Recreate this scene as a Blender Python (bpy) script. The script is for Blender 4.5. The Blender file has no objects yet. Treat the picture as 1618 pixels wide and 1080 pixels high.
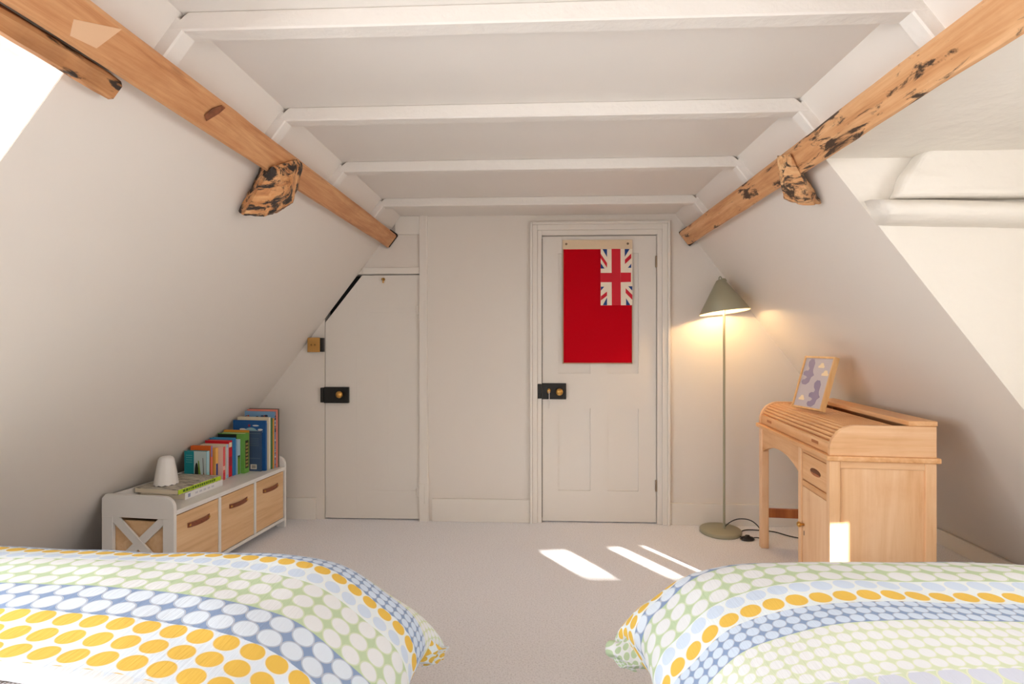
import bpy, bmesh, math, random
from mathutils import Vector, Matrix, Euler, noise as mnoise

# ------------------------------------------------------------------ camera, world, lights, exposure
SC = bpy.context.scene
COL = SC.collection
FPX, HC = 860.0, 1.18
TH = math.atan2(39, FPX)
cam = bpy.data.objects.new('camera', bpy.data.cameras.new('camera'))
COL.objects.link(cam)
cam.location = (0, 0, HC)
cam.rotation_euler = (math.pi / 2, 0, TH)
cam.data.sensor_width = 36
cam.data.lens = 36 * FPX / 1618
cam.data.clip_start = 0.02
SC.camera = cam

W = bpy.data.worlds.new('sky')
SC.world = W
W.use_nodes = True
W.node_tree.nodes['Background'].inputs[0].default_value = (0.86, 0.92, 1.0, 1)
W.node_tree.nodes['Background'].inputs[1].default_value = 1.0

SUN = Vector((-0.66, 1.0, -0.49))
sun = bpy.data.objects.new('sun', bpy.data.lights.new('sun', 'SUN'))
COL.objects.link(sun)
sun.rotation_euler = SUN.to_track_quat('-Z', 'Y').to_euler()
sun.data.energy = 24
sun.data.color = (1.0, 0.93, 0.82)
sun.data.angle = math.radians(0.5)

def window_light(name, loc, direction, sx, sy, power, color):
    l = bpy.data.objects.new(name, bpy.data.lights.new(name, 'AREA'))
    COL.objects.link(l)
    l.location = loc
    l.rotation_euler = Vector(direction).to_track_quat('-Z', 'Y').to_euler()
    l.data.shape = 'RECTANGLE'; l.data.size = sx; l.data.size_y = sy
    l.data.energy = power; l.data.color = color; l.data.spread = math.radians(165)
    return l
# daylight entering by the two dormer windows
window_light('daylight_right', (2.39, 0.10, 1.26), (-1, 0, 0), 1.25, 0.9, 40, (0.97, 0.985, 1.0))
window_light('daylight_left', (-2.405, -0.2, 1.24), (1, 0, 0), 2.2, 0.9, 72, (0.97, 0.985, 1.0))
SC.view_settings.view_transform = 'Standard'
SC.view_settings.look = 'None'
SC.view_settings.gamma = 1
SC.view_settings.use_curve_mapping = False
SC.view_settings.exposure = 0.40
SC.cycles.use_denoising = True
SC.cycles.max_bounces = 10
SC.cycles.diffuse_bounces = 6

# ------------------------------------------------------------------ pixel helpers (directions from the photograph)
CAM = Vector((0, 0, HC))
def ray(px, py):
    X = (px - 809) / FPX; Z = -(py - 540) / FPX
    c, s = math.cos(TH), math.sin(TH)
    return Vector((X * c - s, X * s + c, Z))
def on_y(px, py, y): r = ray(px, py); return CAM + r * (y / r.y)
def on_z(px, py, z): r = ray(px, py); return CAM + r * ((z - HC) / r.z)
WALL_Y = 3.57

# ------------------------------------------------------------------ materials
def srgb(r, g, b):
    f = lambda c: (c / 255) / 12.92 if c / 255 <= 0.04045 else ((c / 255 + 0.055) / 1.055) ** 2.4
    return (f(r), f(g), f(b), 1)

class NT:
    def __init__(self, name):
        self.m = bpy.data.materials.new(name); self.m.use_nodes = True
        self.t = self.m.node_tree; self.n = self.t.nodes; self.b = self.n['Principled BSDF']
    def node(self, typ, **kw):
        x = self.n.new(typ)
        for k, v in kw.items(): setattr(x, k, v)
        return x
    def link(self, a, b): self.t.links.new(a, b)
    def put(self, sock, v):
        if hasattr(v, 'is_output') or isinstance(v, bpy.types.NodeSocket): self.link(v, sock)
        else: sock.default_value = v
    def math(self, op, a, b=None, c=None):
        x = self.node('ShaderNodeMath', operation=op)
        self.put(x.inputs[0], a)
        if b is not None: self.put(x.inputs[1], b)
        if c is not None: self.put(x.inputs[2], c)
        return x.outputs[0]
    def mix(self, f, a, b, blend='MIX'):
        x = self.node('ShaderNodeMix', data_type='RGBA', blend_type=blend)
        self.put(x.inputs[0], f); self.put(x.inputs[6], a); self.put(x.inputs[7], b)
        return x.outputs[2]
    def coords(self, which='Object', scale=(1, 1, 1)):
        tc = self.node('ShaderNodeTexCoord'); mp = self.node('ShaderNodeMapping')
        mp.inputs['Scale'].default_value = scale
        self.link(tc.outputs[which], mp.inputs['Vector'])
        return mp.outputs[0]
    def noise(self, vec, scale, detail=3, rough=0.5, dist=0):
        x = self.node('ShaderNodeTexNoise')
        self.link(vec, x.inputs['Vector'])
        x.inputs['Scale'].default_value = scale; x.inputs['Detail'].default_value = detail
        x.inputs['Roughness'].default_value = rough; x.inputs['Distortion'].default_value = dist
        return x.outputs[0]
    def ramp(self, f, stops, interp='LINEAR'):
        x = self.node('ShaderNodeValToRGB'); cr = x.color_ramp; cr.interpolation = interp
        while len(cr.elements) > 1: cr.elements.remove(cr.elements[-1])
        cr.elements[0].position = stops[0][0]; cr.elements[0].color = stops[0][1]
        for p, c in stops[1:]:
            e = cr.elements.new(p); e.color = c
        self.put(x.inputs[0], f)
        return x.outputs[0]
    def bump(self, h, strength, dist=0.01):
        x = self.node('ShaderNodeBump'); x.inputs['Strength'].default_value = strength
        x.inputs['Distance'].default_value = dist
        self.link(h, x.inputs['Height']); self.link(x.outputs[0], self.b.inputs['Normal'])

MATS = {}
def plain(name, col, rough=0.5, metal=0.0, bump=0, bscale=40, var=0.0):
    if name in MATS: return MATS[name]
    t = NT(name)
    t.b.inputs['Roughness'].default_value = rough; t.b.inputs['Metallic'].default_value = metal
    v = t.coords('Object')
    n = t.noise(v, bscale, 4)
    if var:
        d = tuple(c * (1 - var) for c in col[:3]) + (1,)
        l = tuple(min(1, c * (1 + var)) for c in col[:3]) + (1,)
        t.link(t.ramp(n, [(0.3, d), (0.7, l)]), t.b.inputs['Base Color'])
    else: t.b.inputs['Base Color'].default_value = col
    if bump: t.bump(n, bump, 0.005)
    MATS[name] = t.m
    return t.m

def wall_paint(name, col, uneven=0.25, scale=3.0):
    t = NT(name)
    v = t.coords('Object')
    a = t.noise(v, scale, 4, 0.5); b = t.noise(v, 90, 2)
    t.b.inputs['Base Color'].default_value = col
    t.b.inputs['Roughness'].default_value = 0.75
    h = t.math('ADD', t.math('MULTIPLY', a, 1.0), t.math('MULTIPLY', b, 0.03))
    t.bump(h, uneven, 0.02)
    MATS[name] = t.m
    return t.m

def wood(name, light, mid, dark, axis='x', scale=1.0, char=0.0, stain=0.0, rough=0.55, charbias=0.0, knots=0.0):
    t = NT(name)
    st = {'x': (0.7, 11, 11), 'y': (11, 0.7, 11), 'z': (11, 11, 0.7)}[axis]
    st = tuple(s * scale for s in st)
    v = t.coords('Object', st)
    g = t.noise(v, 2.2, 6, 0.62, 0.9)
    fine = t.noise(v, 9, 3, 0.6, 0.2)
    gg = t.math('ADD', t.math('MULTIPLY', g, 0.75), t.math('MULTIPLY', fine, 0.25))
    c = t.ramp(gg, [(0.28, dark), (0.46, mid), (0.66, light)])
    u = t.coords('Object')
    if knots:
        vo = t.node('ShaderNodeTexVoronoi'); t.link(t.coords('Object', {'x': (3, 9, 9), 'y': (9, 3, 9), 'z': (9, 9, 3)}[axis]), vo.inputs['Vector'])
        vo.inputs['Scale'].default_value = 1.0
        k = t.ramp(vo.outputs['Distance'], [(0.05, (knots, knots, knots, 1)), (0.14, (0, 0, 0, 1))])
        c = t.mix(k, c, srgb(112, 62, 30))
    if stain:
        s = t.noise(u, 4.5, 5, 0.6)
        c = t.mix(t.ramp(s, [(0.5, (0, 0, 0, 1)), (0.72, (stain, stain, stain, 1))]), c, dark)
    if char:
        st2 = {'x': (6, 26, 26), 'y': (26, 6, 26), 'z': (26, 26, 6)}[axis]
        s = t.noise(t.coords('Object', st2), 1.0, 6, 0.68, 0.5)
        big = t.noise(u, 3.1, 3, 0.5)
        k = t.math('ADD', t.math('MULTIPLY', s, 0.72), t.math('MULTIPLY', big, 0.34))
        k = t.math('ADD', k, charbias)
        f = t.ramp(k, [(0.60, (0, 0, 0, 1)), (0.645, (char, char, char, 1))])
        c = t.mix(f, c, srgb(44, 33, 27))
    t.link(c, t.b.inputs['Base Color'])
    t.b.inputs['Roughness'].default_value = rough
    t.bump(gg, 0.15, 0.004)
    MATS[name] = t.m
    return t.m

PAINT = wall_paint('wall_paint', (0.755, 0.705, 0.65, 1), 0.10, 1.6)
PLASTER = wall_paint('rough_white_plaster', (0.765, 0.72, 0.655, 1), 0.55, 7.0)
CEIL = wall_paint('ceiling_paint', (0.765, 0.725, 0.68, 1), 0.08, 2.0)
TRIMW = wall_paint('trim_paint', (0.775, 0.735, 0.68, 1), 0.06, 6.0)
DOORP = wall_paint('door_paint', (0.76, 0.72, 0.67, 1), 0.06, 5.0)
JOISTW = wall_paint('joist_paint', (0.755, 0.715, 0.67, 1), 0.35, 14.0)
FURNW = plain('white_lacquer', (0.82, 0.80, 0.77, 1), 0.4)
DARK = plain('void_shade_black', (0.012, 0.010, 0.009, 1), 0.9)
BLACK = plain('black_iron', (0.012, 0.011, 0.010, 1), 0.38, 0.3, 0.25, 60)
BRASS = plain('aged_brass', srgb(206, 160, 88), 0.28, 0.9)
BRASSP = plain('satin_brass_plate', srgb(196, 150, 84), 0.45, 0.6)
SAGE = plain('sage_green_metal', srgb(158, 154, 130), 0.45)
SHADEIN = plain('shade_inside', (0.85, 0.78, 0.62, 1), 0.6)
CORD = plain('black_cord', (0.015, 0.014, 0.014, 1), 0.5)
PAGES = plain('paper_pages', srgb(232, 220, 196), 0.8)
LEATHER = plain('brown_leather', srgb(136, 76, 48), 0.5, 0, 0.2, 80, 0.2)
SWHITE = plain('matt_white_shell', (0.85, 0.83, 0.80, 1), 0.45)
LINEN = plain('natural_canvas', srgb(226, 203, 174), 0.85, 0, 0.3, 200)
REDC = plain('red_bunting', (0.95, 0.004, 0.022, 1), 0.75, 0, 0.25, 180)
for _m in (REDC,): _m.node_tree.nodes['Principled BSDF'].inputs['Specular IOR Level'].default_value = .08
REDX = plain('red_cross_cloth', srgb(206, 26, 48), 0.8, 0, 0.2, 200)
NAVYC = plain('navy_bunting', srgb(24, 62, 128), 0.8, 0, 0.2, 200)
WHITEC = plain('white_bunting', srgb(240, 226, 208), 0.85, 0, 0.2, 200)
PINE = wood('stripped_pine', srgb(218, 168, 120), srgb(194, 136, 90), srgb(156, 96, 56), 'y', 1.0, 0.9, 0.35, charbias=-0.085, knots=0.8)
PINEB = wood('worn_pine', srgb(226, 180, 134), srgb(206, 152, 104), srgb(168, 108, 64), 'y', 1.0, 0.95, 0.3, charbias=0.025, knots=0.7)
CHAR = wood('charred_pine', srgb(222, 172, 120), srgb(198, 136, 84), srgb(120, 74, 44), 'x', 1.0, 1.0, 0.3, charbias=0.125)
CHARL = wood('half_charred_pine', srgb(228, 186, 138), srgb(206, 152, 102), srgb(150, 98, 60), 'x', 1.0, 0.95, 0.3, charbias=0.035)
BURNT = plain('burnt_end', srgb(40, 30, 25), 0.9, 0, 0.5, 60, 0.4)
DESKX = wood('honey_beech', srgb(238, 198, 158), srgb(226, 178, 132), srgb(202, 146, 96), 'x', 0.55, 0, 0.3, 0.42)
DESKY = wood('honey_beech_long', srgb(238, 192, 144), srgb(222, 168, 116), srgb(194, 130, 78), 'y', 0.6, 0, 0.25, 0.42)
DESKZ = wood('honey_beech_upright', srgb(242, 204, 166), srgb(232, 188, 144), srgb(212, 156, 108), 'z', 0.5, 0, 0.35, 0.42)
DESKD = wood('dark_beech', srgb(190, 118, 66), srgb(164, 92, 46), srgb(128, 66, 32), 'z', 0.7, 0, 0.3, 0.42)
BOXY = wood('drawer_oak', srgb(238, 204, 162), srgb(226, 186, 140), srgb(206, 162, 116), 'y', 0.6, 0, 0.15)
FRAMEW = wood('frame_ash', srgb(236, 196, 142), srgb(222, 174, 116), srgb(204, 152, 96), 'z', 0.8)

def carpet():
    t = NT('oatmeal_carpet')
    v = t.coords('Object')
    n = t.noise(v, 150, 3, 0.7); m = t.noise(v, 420, 2, 0.6); big = t.noise(v, 3, 3)
    c = t.ramp(n, [(0.3, srgb(214, 213, 218)), (0.5, srgb(242, 243, 250)), (0.7, srgb(250, 250, 253))])
    c = t.mix(t.math('MULTIPLY', big, 0.08), c, srgb(204, 200, 198))
    t.link(c, t.b.inputs['Base Color'])
    t.b.inputs['Roughness'].default_value = 0.95
    t.bump(t.math('ADD', n, m), 0.35, 0.005)
    return t.m
CARPET = carpet()

def glass():
    t = NT('window_glass')
    t.n.remove(t.b)
    tr = t.node('ShaderNodeBsdfTransparent'); gl = t.node('ShaderNodeBsdfGlossy'); gl.inputs['Roughness'].default_value = 0.02
    mx = t.node('ShaderNodeMixShader'); mx.inputs[0].default_value = 0.06
    t.link(tr.outputs[0], mx.inputs[1]); t.link(gl.outputs[0], mx.inputs[2])
    t.link(mx.outputs[0], t.n['Material Output'].inputs[0])
    return t.m
GLASS = glass()

def dotted(name, bands):
    """printed cotton: bands of dots on a square grid. bands = (v_start, pitch, dot colour, ground colour, radius)"""
    t = NT(name)
    uv = t.node('ShaderNodeUVMap'); sp = t.node('ShaderNodeSeparateXYZ'); t.link(uv.outputs[0], sp.inputs[0])
    u, v = sp.outputs[0], sp.outputs[1]
    SPAN = 2.0
    f = t.math('DIVIDE', v, SPAN)
    dots = t.ramp(f, [(b[0] / SPAN, b[2]) for b in bands], 'CONSTANT')
    grd = t.ramp(f, [(b[0] / SPAN, b[3]) for b in bands], 'CONSTANT')
    par = t.ramp(f, [(b[0] / SPAN, (b[1], b[0] / SPAN, b[4], 1)) for b in bands], 'CONSTANT')
    ps = t.node('ShaderNodeSeparateColor'); t.link(par, ps.inputs[0])
    pitch, v0, rad = ps.outputs[0], t.math('MULTIPLY', ps.outputs[1], SPAN), ps.outputs[2]
    fv = t.math('SUBTRACT', t.math('FRACT', t.math('DIVIDE', t.math('SUBTRACT', v, v0), pitch)), 0.5)
    fu = t.math('SUBTRACT', t.math('FRACT', t.math('DIVIDE', u, pitch)), 0.5)
    d = t.math('SQRT', t.math('ADD', t.math('MULTIPLY', fv, fv), t.math('MULTIPLY', fu, fu)))
    k = t.math('MULTIPLY', t.math('SUBTRACT', rad, d), 26.0)
    kk = t.node('ShaderNodeClamp'); t.link(k, kk.inputs[0])
    c = t.mix(kk.outputs[0], grd, dots)
    # pale outline left by the print round every dot
    ring = t.math('SUBTRACT', 1.0, t.math('MULTIPLY', t.math('ABSOLUTE', t.math('SUBTRACT', d, t.math('ADD', rad, 0.012))), 38.0))
    rr = t.node('ShaderNodeClamp'); t.link(ring, rr.inputs[0])
    c = t.mix(t.math('MULTIPLY', rr.outputs[0], 0.55), c, srgb(240, 236, 224))
    t.link(c, t.b.inputs['Base Color'])
    t.b.inputs['Roughness'].default_value = 0.9
    mp = t.node('ShaderNodeMapping'); t.link(uv.outputs[0], mp.inputs['Vector'])
    mp.inputs['Scale'].default_value = (120, 9, 1); mp.inputs['Rotation'].default_value = (0, 0, 0.25)
    cr = t.noise(mp.outputs[0], 1.0, 4, 0.6, 0.4)
    t.bump(cr, 0.4, 0.006)
    return t.m
WHT, GRN, NVY, YEL = srgb(226, 230, 234), srgb(186, 207, 172), srgb(134, 157, 194), srgb(230, 190, 84)
PBL, PWH, PGR, LIL, PNK = srgb(204, 220, 240), srgb(226, 236, 242), srgb(206, 218, 190), srgb(204, 210, 226), srgb(240, 156, 156)
BANDS_L = [(0, .056, YEL, PWH, .44), (.112, .030, WHT, PGR, .46), (.302, .030, PBL, NVY, .46), (.392, .052, YEL, PWH, .45),
           (.444, .052, PBL, PWH, .45), (.496, .056, WHT, GRN, .46), (.664, .056, srgb(216, 228, 242), NVY, .47), (.776, .057, YEL, srgb(220, 232, 246), .455),
           (.947, .056, WHT, srgb(214, 226, 242), .46), (1.115, .030, WHT, PGR, .46), (1.265, .056, PNK, PWH, .45)]
BANDS_R = [(0, .030, GRN, WHT, .42), (.150, .052, YEL, PWH, .45), (.306, .056, srgb(216, 228, 242), NVY, .47), (.362, .056, WHT, GRN, .46),
           (.530, .052, PBL, PWH, .46), (.582, .054, YEL, PWH, .46), (.636, .030, PBL, NVY, .46), (.726, .030, WHT, PGR, .46),
           (.876, .052, LIL, PGR, .46), (.928, .054, PNK, PWH, .46), (.982, .052, LIL, PWH, .46), (1.086, .056, WHT, GRN, .46)]
DUVL, DUVR = dotted('dotted_cotton_yellow', BANDS_L), dotted('dotted_cotton_pink', BANDS_R)

# ------------------------------------------------------------------ mesh helpers
def link_mesh(name, me, mat, parent=None, smooth=False):
    if mat is not None and not me.materials: me.materials.append(mat)
    o = bpy.data.objects.new(name, me)
    COL.objects.link(o)
    if parent is not None: o.parent = parent
    if smooth:
        for p in me.polygons: p.use_smooth = True
    return o
def from_bm(name, bm, mat, parent=None, smooth=False, bevel=0.0, seg=2):
    bmesh.ops.recalc_face_normals(bm, faces=bm.faces)
    if bevel: bmesh.ops.bevel(bm, geom=list(bm.edges), offset=bevel, segments=seg, affect='EDGES', profile=0.5, clamp_overlap=True)
    me = bpy.data.meshes.new(name); bm.to_mesh(me); bm.free()
    return link_mesh(name, me, mat, parent, smooth)
def add_box(bm, lo, hi):
    vs = [bm.verts.new((x, y, z)) for z in (lo[2], hi[2]) for y in (lo[1], hi[1]) for x in (lo[0], hi[0])]
    for f in ((0, 2, 3, 1), (4, 5, 7, 6), (0, 1, 5, 4), (2, 6, 7, 3), (0, 4, 6, 2), (1, 3, 7, 5)):
        bm.faces.new([vs[i] for i in f])
def box(name, mat, parent, lo, hi, bevel=0.0):
    bm = bmesh.new(); add_box(bm, lo, hi)
    return from_bm(name, bm, mat, parent, bevel=bevel)
def add_prism(bm, pts, off):
    a = [bm.verts.new(p) for p in pts]; b = [bm.verts.new(Vector(p) + Vector(off)) for p in pts]
    n = len(pts)
    bm.faces.new(a); bm.faces.new(b[::-1])
    for i in range(n): bm.faces.new((a[i], b[i], b[(i + 1) % n], a[(i + 1) % n]))
def prism(name, mat, parent, pts, off, bevel=0.0):
    bm = bmesh.new(); add_prism(bm, pts, off)
    return from_bm(name, bm, mat, parent, bevel=bevel)
def add_lathe(bm, prof, seg=32, center=(0, 0, 0)):
    rings = []
    for r, z in prof:
        if r < 1e-6: rings.append([bm.verts.new((center[0], center[1], center[2] + z))])
        else: rings.append([bm.verts.new((center[0] + r * math.cos(2 * math.pi * i / seg), center[1] + r * math.sin(2 * math.pi * i / seg), center[2] + z)) for i in range(seg)])
    for a, b in zip(rings, rings[1:]):
        for i in range(seg):
            j = (i + 1) % seg
            if len(a) == 1 and len(b) == 1: continue
            if len(a) == 1: bm.faces.new((a[0], b[j], b[i]))
            elif len(b) == 1: bm.faces.new((a[i], a[j], b[0]))
            else: bm.faces.new((a[i], a[j], b[j], b[i]))
def lathe(name, mat, parent, prof, seg=32, loc=(0, 0, 0), rot=(0, 0, 0), smooth=True):
    bm = bmesh.new(); add_lathe(bm, prof, seg)
    o = from_bm(name, bm, mat, parent, smooth)
    o.location = loc; o.rotation_euler = rot
    return o
def tube(name, mat, parent, pts, r, cyc=False):
    cu = bpy.data.curves.new(name, 'CURVE'); cu.dimensions = '3D'
    s = cu.splines.new('NURBS'); s.points.add(len(pts) - 1)
    for p, q in zip(s.points, pts): p.co = (*q, 1)
    s.use_endpoint_u = True; s.order_u = 4 if len(pts) > 3 else len(pts); s.resolution_u = 6; s.use_cyclic_u = cyc
    cu.bevel_depth = r; cu.bevel_resolution = 3; cu.use_fill_caps = True
    tmp = bpy.data.objects.new(name + '_tmp', cu); COL.objects.link(tmp)
    me = bpy.data.meshes.new_from_object(tmp.evaluated_get(bpy.context.evaluated_depsgraph_get()))
    bpy.data.objects.remove(tmp); bpy.data.curves.remove(cu)
    me.name = name
    return link_mesh(name, me, mat, parent, True)
def sheet(name, mat, parent, pts, off):
    """thin flat printed shape with its own thickness"""
    return prism(name, mat, parent, pts, off)

def tag(o, label, cat=None, group=None):
    o['label'] = label
    if cat: o['category'] = cat
    if group: o['group'] = group
    return o
def struct(o, label=None):
    o['kind'] = 'structure'
    if label: o['label'] = label
    return o
def empty(name, loc=(0, 0, 0), rz=0.0):
    o = bpy.data.objects.new(name, None); COL.objects.link(o)
    o.location = loc; o.rotation_euler = (0, 0, rz); o.empty_display_size = 0.1
    return o

# ------------------------------------------------------------------ room shell
HW, TAN, ZC = 2.43, 1.311, 2.01
NRM = math.hypot(1, TAN)
CS, SN = 1 / NRM, TAN / NRM          # along-slope direction (inward, up)
REAR, THK = -1.7, 0.08
S_TOP = ZC / SN
HCW = HW - ZC / TAN
def slope_pt(side, s, n, y):
    """side -1 left, +1 right; s up the slope from the floor edge, n out of the slope into the room"""
    return Vector((side * (HW - s * CS - n * SN), y, s * SN - n * CS))
def slope_box(bm, side, s0, s1, n0, n1, y0, y1):
    vs = [bm.verts.new(slope_pt(side, s, n, y)) for n in (n0, n1) for y in (y0, y1) for s in (s0, s1)]
    for f in ((0, 2, 3, 1), (4, 5, 7, 6), (0, 1, 5, 4), (2, 6, 7, 3), (0, 4, 6, 2), (1, 3, 7, 5)):
        bm.faces.new([vs[i] for i in f])

struct(box('floor', CARPET, None, (-2.7, REAR - .1, -0.06), (2.7, WALL_Y + .1, 0)), 'pale oatmeal loop carpet over the whole floor')
DORM = {1: (-1.0, 1.995, 0.55, 1.835, 2.33), -1: (-1.5, 1.183, 0.55, 1.80, 2.35)}   # near y, far y, sill z, head z, window x
slopes = {}
for side, nm in ((-1, 'wall_left'), (1, 'wall_right')):
    y0, y1, z0, z1, xw = DORM[side]
    s0, s1 = z0 / SN, z1 / SN
    bm = bmesh.new()
    slope_box(bm, side, 0, S_TOP + .03, -THK, 0, y1, WALL_Y)
    slope_box(bm, side, 0, S_TOP + .03, -THK, 0, REAR, y0)
    slope_box(bm, side, 0, s0, -THK, 0, y0, y1)
    slope_box(bm, side, s1, S_TOP + .03, -THK, 0, y0, y1)
    w = struct(from_bm(nm, bm, PAINT), 'sloping off-white attic wall under the roof')
    slopes[side] = w
    # dormer: cheeks, ceiling, sill and window wall
    def xs(z): return HW - z / TAN + .0015
    for nmc, yy, off in (('cheek_far', y1 - .001, .08), ('cheek_near', y0 + .001, -.08)):
        pts = [Vector((side * xs(z0), yy, z0)), Vector((side * (xw + .08), yy, z0)), Vector((side * (xw + .08), yy, z1)), Vector((side * xs(z1), yy, z1))]
        prism('dormer_cheek', PLASTER, w, pts, (0, off, 0))
    box('dormer_ceiling', PLASTER, w, (min(side * (xs(z1) - .03), side * (xw + .08)), y0 - .08, z1), (max(side * (xs(z1) - .03), side * (xw + .08)), y1 + .08, z1 + .06))
    box('dormer_sill', PLASTER, w, (min(side * (xs(z0)), side * (xw + .08)), y0 - .08, z0 - .06), (max(side * (xs(z0)), side * (xw + .08)), y1 + .08, z0))
    bm = bmesh.new()
    wy0, wy1, wz0, wz1 = y0 + .12, y1 - .2, 0.76, z1 - .015
    if side == 1: wy0, wy1 = -.56, .76
    xa, xb = sorted((side * xw, side * (xw + .08)))
    add_box(bm, (xa, y0 - .08, z0), (xb, wy0, z1)); add_box(bm, (xa, wy1, z0), (xb, y1 + .08, z1))
    add_box(bm, (xa, wy0, z0), (xb, wy1, wz0)); add_box(bm, (xa, wy0, wz1), (xb, wy1, z1))
    from_bm('dormer_front', bm, PLASTER, w)
    win = struct(empty('window_1' if side == 1 else 'window_2', (side * (xw + .03), (wy0 + wy1) / 2, wz0)), 'white dormer casement window in its plaster recess')
    hy, hz = (wy1 - wy0) / 2, wz1 - wz0
    bm = bmesh.new()
    for lo, hi in (((-.025, -hy, 0), (.025, hy, .05)), ((-.025, -hy, hz - .02), (.025, hy, hz)), ((-.025, -hy, .05), (.025, -hy + .05, hz - .05)), ((-.025, hy - .05, .05), (.025, hy, hz - .05))):
        add_box(bm, lo, hi)
    from_bm('window_frame', bm, TRIMW, win)
    cy = (wy0 + wy1) / 2
    if side == 1: lights = [(-.50, -.18), (.14, .36), (.47, .665)]
    else: lights = [(wy0 + .05 + i * (wy1 - wy0 - .1) / 4 + .02, wy0 + .05 + (i + 1) * (wy1 - wy0 - .1) / 4 - .02) for i in range(4)]
    for (a, b), (c, d) in zip(lights, lights[1:]):
        box('mullion', TRIMW, win, (-.03, b - cy, .0), (.03, c - cy, hz))
    for a, b in lights: box('pane', GLASS, win, (-.003, a - cy, .05), (.003, b - cy, hz - .02))
    if side == 1:
        # unseen board added outside the pane, sloped to trim the sun patches from above
        bx_ = xw + .10 - win.location.x
        prism('sun_cutoff_board', TRIMW, win, [Vector((bx_, y - cy, z - wz0)) for y, z in ((-1.3, 2.10), (.9, 1.14), (1.9, 1.10), (1.9, 2.2), (-1.3, 2.3))], (.025, 0, 0))
# unseen block added outside, sloped to stop sun low in the right window
ng = prism('wall_sun_blocker', plain('blocker_red', srgb(150, 96, 76), .9, 0, .3, 20, .2), None, [Vector((5, y, z)) for y, z in ((-7.2, -3), (-7.2, 4.87), (1.5, .67), (1.5, -3))], (6, 0, 0))
struct(ng, 'added unseen block with a sloping top that cuts off low sun')

ceil = struct(box('ceiling', CEIL, None, (-HCW - .05, REAR - .1, ZC), (HCW + .05, WALL_Y + .1, ZC + .06)), 'flat off-white ceiling crossed by painted joists')
JY = [-1.07, -.47, .13, .73, 1.33, 1.89, 2.47, 3.11]
for y in JY:
    bm = bmesh.new()
    pts = [(-HCW - .036, y, ZC - .047), (-HCW + .02, y, ZC + .001), (HCW - .02, y, ZC + .001), (HCW + .036, y, ZC - .047)]
    add_prism(bm, [Vector(p) for p in pts], (0, .055, 0))
    from_bm('joist', bm, JOISTW, ceil, bevel=.004, seg=1)
    for side in (-1, 1):
        bm = bmesh.new()
        slope_box(bm, side, 2.40, S_TOP - .012, -.01, .034, y + .0015, y + .0535)
        from_bm('rafter', bm, JOISTW, slopes[side], bevel=.004, seg=1)

# back wall with its two door openings
DX0, DX1 = on_y(857, 600, WALL_Y).x - .004, on_y(1037, 600, WALL_Y).x + .004
DZ = 1.876
CX0, CX1 = on_y(514, 600, WALL_Y).x - .004, on_y(662.5, 600, WALL_Y).x + .004
CZ = on_y(610, 434, WALL_Y).z + .004
bm = bmesh.new()
for x0, x1, z0, z1 in ((-2.7, CX0, 0, 2.1), (CX0, CX1, CZ, 2.1), (CX1, DX0, 0, 2.1), (DX0, DX1, DZ, 2.1), (DX1, 2.7, 0, 2.1)):
    add_box(bm, (x0, WALL_Y, z0), (x1, WALL_Y + .1, z1))
wb = struct(from_bm('wall_back', bm, PAINT), 'flat off-white gable wall holding the two doors')
for x0, x1, z1 in ((CX0, CX1, CZ), (DX0, DX1, DZ)):
    bm = bmesh.new()
    add_box(bm, (x0 - .05, WALL_Y + .1, -.02), (x1 + .05, WALL_Y + .14, z1 + .05))
    from_bm('gap_shade_slab', bm, DARK, wb)  # near-black slab: shade behind the door gaps put into its colour

# plain rear gable wall, behind the camera
struct(box('wall_rear', PAINT, None, (-2.7, REAR - .1, 0), (2.7, REAR, 2.1)), 'plain off-white gable wall opposite the doors')

# skirting boards
def skirting(name, x0, x1, h):
    bm = bmesh.new(); add_box(bm, (x0, WALL_Y - .018, 0), (x1, WALL_Y, h))
    return struct(from_bm(name, bm, TRIMW, bevel=.003), 'painted skirting board along the gable wall')
skirting('baseboard_back_left', -2.43, on_y(500, 800, WALL_Y).x, .142)
skirting('baseboard_back_middle', on_y(683, 800, WALL_Y).x, on_y(837.5, 800, WALL_Y).x, .15)
skirting('baseboard_back_right', on_y(1057.5, 800, WALL_Y).x, 2.43, .14)
for side, nm in ((1, 'baseboard_right'),):
    bm = bmesh.new()
    xa, xb = sorted((side * 2.33, side * 2.42))
    add_prism(bm, [Vector((side * 2.345, REAR, 0)), Vector((side * 2.43, REAR, 0)), Vector((side * (HW - .085 / TAN), REAR, .085)), Vector((side * 2.345, REAR, .085))], (0, WALL_Y - .018 - REAR, 0))
    struct(from_bm(nm, bm, TRIMW, bevel=.003), 'low painted skirting where the slope meets the carpet')

# plastered timber and bulging plaster on the far cheek of the right dormer
def rough_block(name, mat, pts, off, amp, seed, parent=None, cuts=5, bev=0.02):
    bm = bmesh.new(); add_prism(bm, pts, off)
    bmesh.ops.recalc_face_normals(bm, faces=bm.faces)
    if bev: bmesh.ops.bevel(bm, geom=list(bm.edges), offset=bev, segments=3, affect='EDGES', profile=0.5, clamp_overlap=True)
    bmesh.ops.triangulate(bm, faces=bm.faces)
    bmesh.ops.subdivide_edges(bm, edges=bm.edges, cuts=cuts if cuts < 3 else 2, use_grid_fill=True)
    bmesh.ops.subdivide_edges(bm, edges=[e for e in bm.edges if e.calc_length() > .02], cuts=1, use_grid_fill=True)
    bm.normal_update()
    for v in bm.verts:
        v.co += v.normal * amp * mnoise.noise(v.co * 14 + Vector((seed, 0, 0)))
    return from_bm(name, bm, mat, parent, smooth=True)
YC = DORM[1][1]
p = [on_y(px, py, YC - .05) for px, py in ((1472, 226), (1450, 245), (1424, 290), (1412, 312))]
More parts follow.
